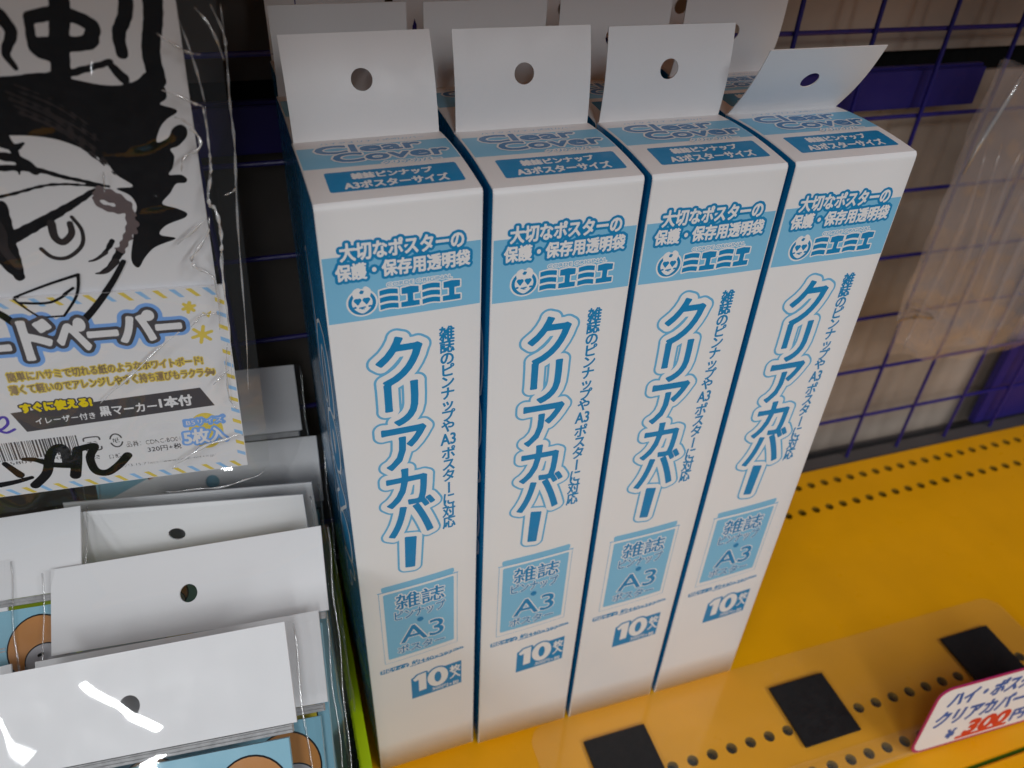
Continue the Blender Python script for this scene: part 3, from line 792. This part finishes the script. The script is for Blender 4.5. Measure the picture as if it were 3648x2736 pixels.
PK = [  # top middle of the header card, rotation vector, label
    ((-1.581, -.577, 3.592), (-.843, -.066, -.208), 'clear package nearest the camera, broad white header card with a lamp streak by its hole'),
    ((-1.356, -.194, 3.147), (-.930, -.070, -.250), 'package whose white header card shows as a wedge just behind the nearest one'),
    ((-1.243, .397, 3.429), (-.923, -.052, -.249), 'package with bright white header card and dark hole, third from front in right stack'),
    ((-1.348, .813, 3.515), (-.30, -.02, -.215), 'package with shaded grey header card and hole, fourth from front in right stack'),
    ((-1.260, 1.14, 3.315), (-.30, -.042, -.235), 'package with pale header card just behind the shaded grey one'),
    ((-1.138, 2.05, 3.03), (-.62, -.041, -.271), 'clear package with plain grey header card below the corner of the hanging sample'),
    ((-1.25, 2.45, 3.62), (-.55, -.04, -.24), 'rearmost package, dim grey header card between sample bag and leftmost box'),
    ((-3.641, .949, 3.068), (-.892, -.108, -.216), 'upper package cut by the left picture edge, a strip of white header card'),
    ((-3.543, .10, 2.858), (-.882, -.099, -.171), 'package at the left picture edge, lower one, with yellowish card edge'),
    ((-3.036, 1.156, 3.4), (-.912, -.046, -.247), 'clear package showing a blue picture card with an orange haired cartoon child'),
]
for i, (loc, rv, lab) in enumerate(PK):
    o = pk0 if i == 0 else copy_thing(pk0)
    o.matrix_world = Matrix.Translation(Vector(loc)*U) @ rodr(rv) @ (Matrix.Diagonal((1, 1, .78, 1)) if rv[0] > -.4 else Matrix())
    tag(o, lab, 'package', 'packages with white header cards leaning in the basket')

# ------------------------------------------------------------------ hanging sample bag, left
sb = empty('sample_bag', (-.659, .30, 4.2526), 'clear hanging bag with white sheets, black marker face drawing and striped label', 'sample bag')
sb.rotation_euler = (0, math.radians(3.3), 0)
mb = MB(); mb.box(-3.60, -.035, .02, .045, 1.3, 4.3); mb.build('white_sheets', [M_paper], sb)
mb = MB(); mb.box(-3.64, 0, -.006, .012, 0, 1.475); mb.build('label_card', [M_paper], sb)
lab = lambda x, z, l: (x, -.006-l, z); sht = lambda x, z, l: (x, .02-l, z)
# striped border
P = Print(lab)
def stripe(cx, cz, horiz, k):
    m = M_striY if k % 2 == 0 else M_striB
    w_, s_ = .030, .022
    if horiz: P.poly([(cx-w_-s_, cz+.028), (cx-s_+.004, cz+.028), (cx+w_+s_-.02, cz-.028), (cx+.004, cz-.028)], m, L1)
    else: P.poly([(cx-.026, cz+w_), (cx-.026, cz+.0), (cx+.026, cz-w_), (cx+.026, cz)], m, L1)
for k in range(40):
    stripe(-.07-.093*k, .032, True, k); stripe(-.07-.093*k, 1.44, True, k+1)
for k in range(1, 15): stripe(-.030, .03+.0955*k, False, k)
P.build('striped_border', sb)
P = Print(lab)
F = Field(-3.4, 1.0, -.2, 1.42, .007)
for ch, bx in (('ド', (-1.14, 1.06, -.985, 1.32)), ('ペ', (-.955, 1.10, -.80, 1.31)), ('ー', (-.79, 1.185, -.64, 1.21)), ('パ', (-.615, 1.13, -.425, 1.33)), ('ー', (-.41, 1.20, -.28, 1.225)),
               ('ー', (-1.40, 1.14, -1.22, 1.165)), ('ボ', (-1.66, 1.06, -1.45, 1.28)), ('ト', (-1.85, 1.04, -1.72, 1.26)), ('イ', (-2.1, 1.03, -1.92, 1.25)), ('ワ', (-2.35, 1.03, -2.16, 1.22)), ('ホ', (-2.62, 1.02, -2.42, 1.22))):
    F.text(ch, bx, pad=.09)
P.put(F, .058, M_glowB, L1); P.put(F, .034, M_greyout, 2*L1); P.put(F, .012, M_paper, 3*L1); P.build('title', sb)
P = Print(lab)
F = Field(-.30, 1.0, 0, 1.42, .006)
for (cx, cz, r_) in ((-.212, 1.337, .035), (-.161, 1.135, .060)):
    for a in range(3):
        an = a*PI/3+.3; F.stroke([(cx-r_*math.cos(an), cz-r_*math.sin(an)), (cx+r_*math.cos(an), cz+r_*math.sin(an))], .011)
F.poly([(-.145, 1.30), (-.115, 1.285), (-.085, 1.305), (-.105, 1.25)])
P.put(F, 0, M_striY, L1); P.build('flowers', sb)
P = Print(lab)
def ftext(s, box, mat, bold=.002, lift=1, outl=None, om=None, res=.0045, shear=0):
    F = Field(box[0]-.04, box[1]-.04, box[2]+.04, box[3]+.04, res); F.text(s, box, pad=.03, shear=shear)
    if outl: P.put(F, outl, om, lift*L1); lift += 1
    P.put(F, bold, mat, lift*L1)
ftext('簡単にハサミで切れる紙のようなホワイトボード!', (-1.285, .908, -.186, .975), M_goldtxt, .0015, 1, .008, M_striY)
ftext('薄くて軽いのでアレンジしやすく持ち運びもラクラク♪', (-1.295, .812, -.122, .880), M_goldtxt, .0015, 1, .008, M_striY)
P.poly([(-1.334, .677), (-.228, .727), (-.155, .569), (-1.279, .518)], M_greyout, L1)
ftext('すぐに使える!', (-1.27, .668, -.878, .738), M_yel2, .005, 2, .014, M_greyout)
ftext('イレーザー付き', (-1.215, .566, -.875, .620), M_paper, .001, 3)
ftext('黒マーカー', (-.845, .578, -.508, .655), M_paper, .002, 3)
ftext('1本付', (-.487, .594, -.291, .680), M_paper, .004, 3)
ftext('品番：CDNC-BO01', (-.742, .296, -.408, .345), M_greyout, 0, 1)
ftext('320円+税', (-.622, .230, -.409, .280), M_greyout, .0005, 1)
ftext('袋', (-.955, .222, -.915, .262), M_greyout, 0, 1); ftext('台紙', (-.865, .215, -.79, .255), M_greyout, 0, 1)
ftext('川辺3-15-7 http://www.corde-net.co.jp/', (-.83, .118, -.20, .152), M_greyout, -.0003, 1, res=.003)
P.poly([(-.235+.11*math.cos(a*PI/16), .36+.155*math.sin(a*PI/16)) for a in range(32)], M_striY, L1)
ftext('B5サイズ', (-.36, .418, -.110, .478), M_glowB, .001, 2, .014, M_glowB); ftext('B5サイズ', (-.352, .425, -.118, .471), M_paper, .0, 4)
ftext('5枚入', (-.382, .258, -.112, .382), M_paper, .004, 3, .020, M_glowB)
F = Field(-1.6, .5, -1.3, .70, .005); F.stroke([(-1.45, .58), (-1.398, .646), (-1.367, .646), (-1.366, .60), (-1.40, .564), (-1.425, .555), (-1.39, .529), (-1.341, .549)], .009); P.put(F, 0, M_purple, L1)
P.build('lettering', sb)
P = Print(lab); x = -1.485; random.seed(3)
while x < -1.025:
    w_ = random.choice((.004, .004, .008, .011)); P.poly([(x, .30), (x+w_, .30), (x+w_, .448), (x, .448)], M_greyout, L1); x += w_+random.choice((.004, .006, .009))
ftext('4580912890171', (-1.47, .262, -1.05, .290), M_greyout, 0, 1)
P.build('barcode', sb)
P = Print(lab); F = Field(-1.05, .27, -.74, .46, .004)
for a0, a1 in ((200, 340), (20, 160)):
    F.stroke([(-.795+.036*math.cos(math.radians(a)), .366+.055*math.sin(math.radians(a))) for a in range(a0, a1+1, 20)], .005)
for s_ in (1, -1):
    F.stroke([(-.985, .36+s_*.03), (-.975, .36+s_*.055), (-.90, .36+s_*.055), (-.89, .36+s_*.03)], .005)
F.text('プラ', (-.968, .335, -.908, .385), pad=.02); F.text('紙', (-.818, .345, -.775, .39), pad=.02)
P.put(F, 0, M_greyout, L1); P.build('recycling_marks', sb)
# marker drawing over sheets and label
hair = [(-3.0, 2.60), (-2.2, 2.66), (-1.446, 2.674), (-1.072, 2.689), (-0.88, 2.686), (-0.728, 2.699), (-0.58, 2.679), (-0.45, 2.652), (-0.354, 2.65), (-0.274, 2.676), (-0.23, 2.713), (-0.189, 2.703), (-0.184, 2.664), (-0.147, 2.637), (-0.149, 2.584), (-0.185, 2.555), (-0.115, 2.531), (-0.11, 2.51), (-0.163, 2.476), (-0.205, 2.427), (-0.232, 2.353), (-0.172, 2.377), (-0.142, 2.427), (-0.099, 2.448), (-0.072, 2.426), (-0.078, 2.382), (-0.127, 2.332), (-0.17, 2.314), (-0.156, 2.275), (-0.174, 2.21), (-0.2, 2.171), (-0.139, 2.17), (-0.109, 2.145), (-0.122, 2.122), (-0.17, 2.117), (-0.208, 2.064), (-0.259, 2.004), (-0.191, 1.974), (-0.139, 1.943), (-0.151, 1.915), (-0.216, 1.89), (-0.269, 1.864), (-0.301, 1.815), (-0.218, 1.789), (-0.298, 1.756), (-0.351, 1.73), (-0.404, 1.674), (-0.445, 1.614), (-0.472, 1.634), (-0.474, 1.693), (-0.439, 1.822), (-0.43, 1.907), (-0.393, 1.989), (-0.416, 2.058), (-0.477, 2.1), (-0.389, 2.11), (-0.463, 2.178), (-0.496, 2.243), (-0.572, 2.308), (-0.699, 2.371), (-0.83, 2.394), (-0.953, 2.398), (-1.148, 2.417), (-1.524, 2.437), (-2.4, 2.40), (-3.0, 2.36)]
P = Print(sht)
F = Field(-3.1, 1.5, .0, 3.15, .008)
F.poly(smooth_line(np.array(hair+[hair[0]]), 4)[:-1])
for pts, r0, r1 in (([(-0.559, 1.786), (-0.608, 1.716), (-0.677, 1.67)], .016, .004), ([(-0.523, 1.726), (-0.587, 1.641), (-0.656, 1.594)], .024, .004), ([(-1.05, 2.016), (-1.058, 1.855), (-1.065, 1.601)], .035, .030), ([(-1.133, 1.94), (-1.114, 1.72), (-1.069, 1.631)], .035, .035), ([(-0.962, 2.362), (-0.906, 2.338), (-0.86, 2.355)], .03, .006), ([(-0.98, 2.291), (-0.893, 2.264), (-0.843, 2.207)], .022, .022)): F.stroke(pts, r0, r1, wob=.003)
for pts, r0, r1 in (([(-.699, 2.957), (-.703, 2.821), (-.652, 2.791)], .02, .03), ([(-.692, 2.957), (-.558, 2.984), (-.437, 2.935), (-.439, 2.889), (-.477, 2.849), (-.692, 2.836)], .030, .036),
    ([(-.545, 3.3), (-.549, 3.043), (-.587, 2.87), (-.616, 2.688)], .044, .044), ([(-.773, 2.678), (-.582, 2.704), (-.381, 2.764)], .022, .014), ([(-.378, 2.74), (-.334, 2.683)], .018, .026),
    ([(-.12, 3.6), (-.139, 3.059), (-.184, 2.824), (-.177, 2.676)], .048, .042), ([(-.25, 3.5), (-.259, 3.054), (-.317, 2.9), (-.319, 2.805)], .038, .028), ([(-.85, 2.98), (-.812, 2.953), (-.786, 2.887), (-.831, 2.795), (-.805, 2.725)], .04, .012),
    ([(-1.25, 2.23), (-.996, 2.228), (-.845, 2.216), (-.698, 2.166), (-.512, 2.112)], .020, .008), ([(-1.3, 2.05), (-1.035, 2.073), (-.785, 2.131), (-.545, 2.113)], .010, .006),
    ([(-1.05, 1.83), (-.869, 1.925), (-.702, 2.02), (-.582, 2.095)], .035, .012), ([(-.95, 2.40), (-.91, 2.30), (-.92, 2.19)], .03, .004)):
    F.stroke(pts, r0, r1, wob=.002)
P.put(F, 0, M_marker, L1)
F = Field(-3.1, 1.5, .0, 3.15, .007)
for pts, r0, r1 in (([(-.728, 1.944), (-.695, 1.862), (-.714, 1.77), (-.797, 1.702), (-.872, 1.706), (-.918, 1.761)], .010, .012), ([(-1.12, 1.98), (-1.086, 1.872), (-1.096, 1.772), (-1.053, 1.66)], .03, .02),
    ([(-.835, 1.909), (-.836, 1.829), (-.802, 1.796), (-.75, 1.844), (-.745, 1.905)], .022, .016), ([(-.60, 1.72), (-.66, 1.68), (-.70, 1.67)], .012, .004), ([(-.56, 1.66), (-.62, 1.60), (-.68, 1.59)], .02, .004)):
    F.stroke(pts, r0, r1)
for pts, r0 in (([(-0.878, 2.615), (-0.717, 2.525), (-0.597, 2.394), (-0.5, 2.282)], .020), ([(-0.83, 2.648), (-0.675, 2.571), (-0.526, 2.43)], .012)):
    for q in range(4): F.stroke([(a+.012*q, b-.035*q) for a, b in pts], r0*(.3+.2*(q % 2)), .002, wob=.004)
P.put(F, 0, M_drymark, 2*L1)
F = Field(-1.0, 1.5, -.3, 2.2, .007); F.stroke([(-0.562, 2.076), (-0.487, 2.047), (-0.435, 1.949), (-0.446, 1.851), (-0.52, 1.74)], .038, .022, wob=.012); F.stroke([(-0.601, 2.051), (-0.555, 1.995), (-0.466, 1.971)], .012, .022, wob=.006)
P.put(F, 0, M_pinkmark, 3*L1)
P.build('marker_drawing', sb)
P = Print(lambda x, z, l: (x, -.0045-l if z < 1.477 else .015-l, z))
F = Field(-1.75, -.02, -.30, 1.70, .006)
for pts, r0, r1 in (([(-1.12, 1.473), (-.94, 1.54), (-.768, 1.594)], .006, .009), ([(-.768, 1.594), (-.80, 1.47), (-.892, 1.34)], .009, .007), ([(-.892, 1.34), (-1.015, 1.34)], .006, .006), ([(-1.015, 1.34), (-1.07, 1.40), (-1.12, 1.473)], .006, .006), ([(-1.10, 1.445), (-.941, 1.436), (-.812, 1.509)], .008, .008),
    ([(-1.30, 1.44), (-1.211, 1.381), (-1.12, 1.27), (-1.02, 1.195)], .020, .026), ([(-.97, 1.18), (-.87, 1.25), (-.769, 1.329), (-.617, 1.511), (-.52, 1.66)], .028, .014),
    ([(-1.338, .068), (-1.25, .16), (-1.20, .30), (-1.150, .360), (-1.11, .341), (-1.115, .21)], .030, .030), ([(-1.353, .300), (-1.288, .284), (-1.194, .223), (-1.06, .194)], .014, .026),
    ([(-1.035, .326), (-1.06, .22), (-1.09, .11)], .030, .034), ([(-1.03, .33), (-.93, .34), (-.975, .25), (-.965, .13), (-.90, .098), (-.82, .15), (-.752, .225)], .024, .030), ([(-1.462, .28), (-1.402, .172)], .018, .026), ([(-1.534, .107), (-1.435, .118), (-1.343, .138)], .022, .014)):
    F.stroke(pts, r0, r1)
P.put(F, 0, M_marker, 4*L1); P.build('marker_signature', sb)
# the bag film with its creases, seams and folds
V, F = film_sheet(-3.85, .155, -.09, 5.0, -.05, .055, 11.3, 120, 150, sc=2.0); mk('bag_film', V, F, [M_film], sb, smooth=True)
V, F = film_sheet(-3.85, .15, -.08, 5.0, .10, -.02, 5.3, 30, 50, sc=1.5); mk('back_film', V, F, [M_filmflat], sb, smooth=True)
folds = [[(-0.136, 2.929), (-0.045, 2.86), (0.047, 2.83)], [(-0.155, 2.66), (-0.025, 2.601), (0.022, 2.575)], [(-0.111, 2.522), (-0.05, 2.477), (-0.009, 2.371), (-0.1, 2.303), (-0.124, 2.227)], [(0.039, 2.575), (0.03, 2.3), (-0.01, 2.056), (0.026, 1.973), (0.026, 1.738), (0.009, 1.512)], [(-0.208, 1.794), (-0.032, 1.955)], [(-0.018, 1.954), (-0.04, 1.85), (-0.141, 1.715), (-0.127, 1.647), (-0.042, 1.574), (-0.041, 1.458)], [(-0.505, 2.236), (-0.522, 2.122)], [(0.126, 3.069), (0.173, 2.93), (0.17, 2.832)], [(0.053, 3.051), (0.119, 2.952), (0.159, 2.807)], [(-0.027, 2.987), (0.017, 2.788), (0.041, 2.592)], [(0.156, 2.327), (0.138, 2.122), (0.076, 2.089)],
    [(0.028, 2.573), (0.032, 2.475), (0.031, 2.324), (0.024, 2.219), (-0.008, 2.057), (0.026, 1.986), (0.033, 1.827), (0.015, 1.678), (0.008, 1.442), (0.007, 1.191), (-0.019, 0.835)], [(0.173, 3.071), (0.174, 2.809), (0.164, 2.598), (0.162, 2.348), (0.13, 1.895), (0.103, 1.182), (0.072, 0.729)],
    [(-0.051, 1.335), (-0.153, 1.308), (-0.211, 1.24)], [(-0.282, 1.222), (-0.555, 0.974), (-0.812, 0.737)], [(-0.003, 0.351), (-0.105, 0.336), (-0.325, 0.251), (-0.485, 0.123)], [(-0.032, 0.892), (-0.136, 0.803)], [(-0.041, 1.582), (-0.033, 1.406), (-0.049, 1.212)], [(-0.019, 1.095), (-0.045, 0.914), (-0.052, 0.666), (-0.013, 0.575)], [(-0.558, -0.074), (-0.316, -0.103), (-0.024, -0.076), (0.112, -0.002)]]
mb = MB(); mc = MB(); bright = {2, 4, 5, 11, 15}
for i, pl in enumerate(folds):
    q = smooth_line(np.array(pl, float)) if len(pl) > 2 else np.linspace(pl[0], pl[1], 6)
    n_ = len(q); r_ = .012 if i in bright else .008
    (mc if i in bright or i in (1, 14) else mb).tube([(a, -.085-.01*math.sin(k*.9+i), b) for k, (a, b) in enumerate(q)], 0, 6, radii=[r_*max(.35, math.sin(PI*(k+.6)/(n_+.4)))*(.75+.4*math.sin(k*1.7+i)) for k in range(n_)])
mb.build('film_fold', [M_fold], sb, smooth=True); mc.build('film_crease_glint', [M_creaseglare], sb, smooth=True)  # creases carry their highlight as a whitish colour
mb = MB(); mb.tube([(-1.8, -.5, 4.75), (-1.8, 2.55, 4.75)], .05, 10)
hk = mb.build('peg_hook', [M_greyrail]); hk.location = Vector((-.45, .35, 4.25))*U
tag(hk, 'metal peg hook that carries the hanging sample bag, above the picture', 'hook')

# ------------------------------------------------------------------ blurred clear bag hanging in front of the grid, right
rb = empty('clear_bag', (7.3, 2.35, 2.1), 'crumpled milky clear bags hanging in front of the wire grid at the right edge', 'clear bag')
for q in range(4):
    V, F = film_sheet(.12*q, 3.6-.1*q, .05+.12*(q % 2), 3.95, .03+.085*q, .10, 21.7+3*q, 50, 70, sc=1.4)
    # gather the left and lower edges so the outline is crumpled
    V = [(x+.10*noise.noise(Vector((z*1.9, q*2.1, 1)))+.25*max(0, (1.1-z))*0.5+(3.9-z)*-.0, y, z+.16*noise.noise(Vector((x*1.7, q*1.3, 5)))+.30*max(0, .9-x)*(1 if z < .8 else 0)) for x, y, z in V]
    mk('bag_film', V, F, [M_filmhaze], rb, smooth=True)
mb = MB()
for q in range(9):
    x = .25+.33*q
    mb.tube([(x+.12*math.sin(z*1.3+q)+.25*(z/4)*0, -.06+.05*math.sin(z*2+q), .4+z) for z in [.35*k for k in range(9)]], 0, 6, radii=[.045*math.sin(PI*(k+.5)/9) for k in range(9)])
mb.build('film_fold', [M_filmhaze], rb, smooth=True)
mb = MB(); mb.tube([(.02, -.08, 2.9), (.10, -.1, 3.4), (.22, -.09, 3.75), (.30, -.08, 4.05)], 0, 6, radii=[.012, .03, .03, .012])
mb.build('film_corner_glint', [M_fold], rb, smooth=True)  # whitish tube along the bag corner doubles as a painted glint

bpy.data.objects.remove(_to)
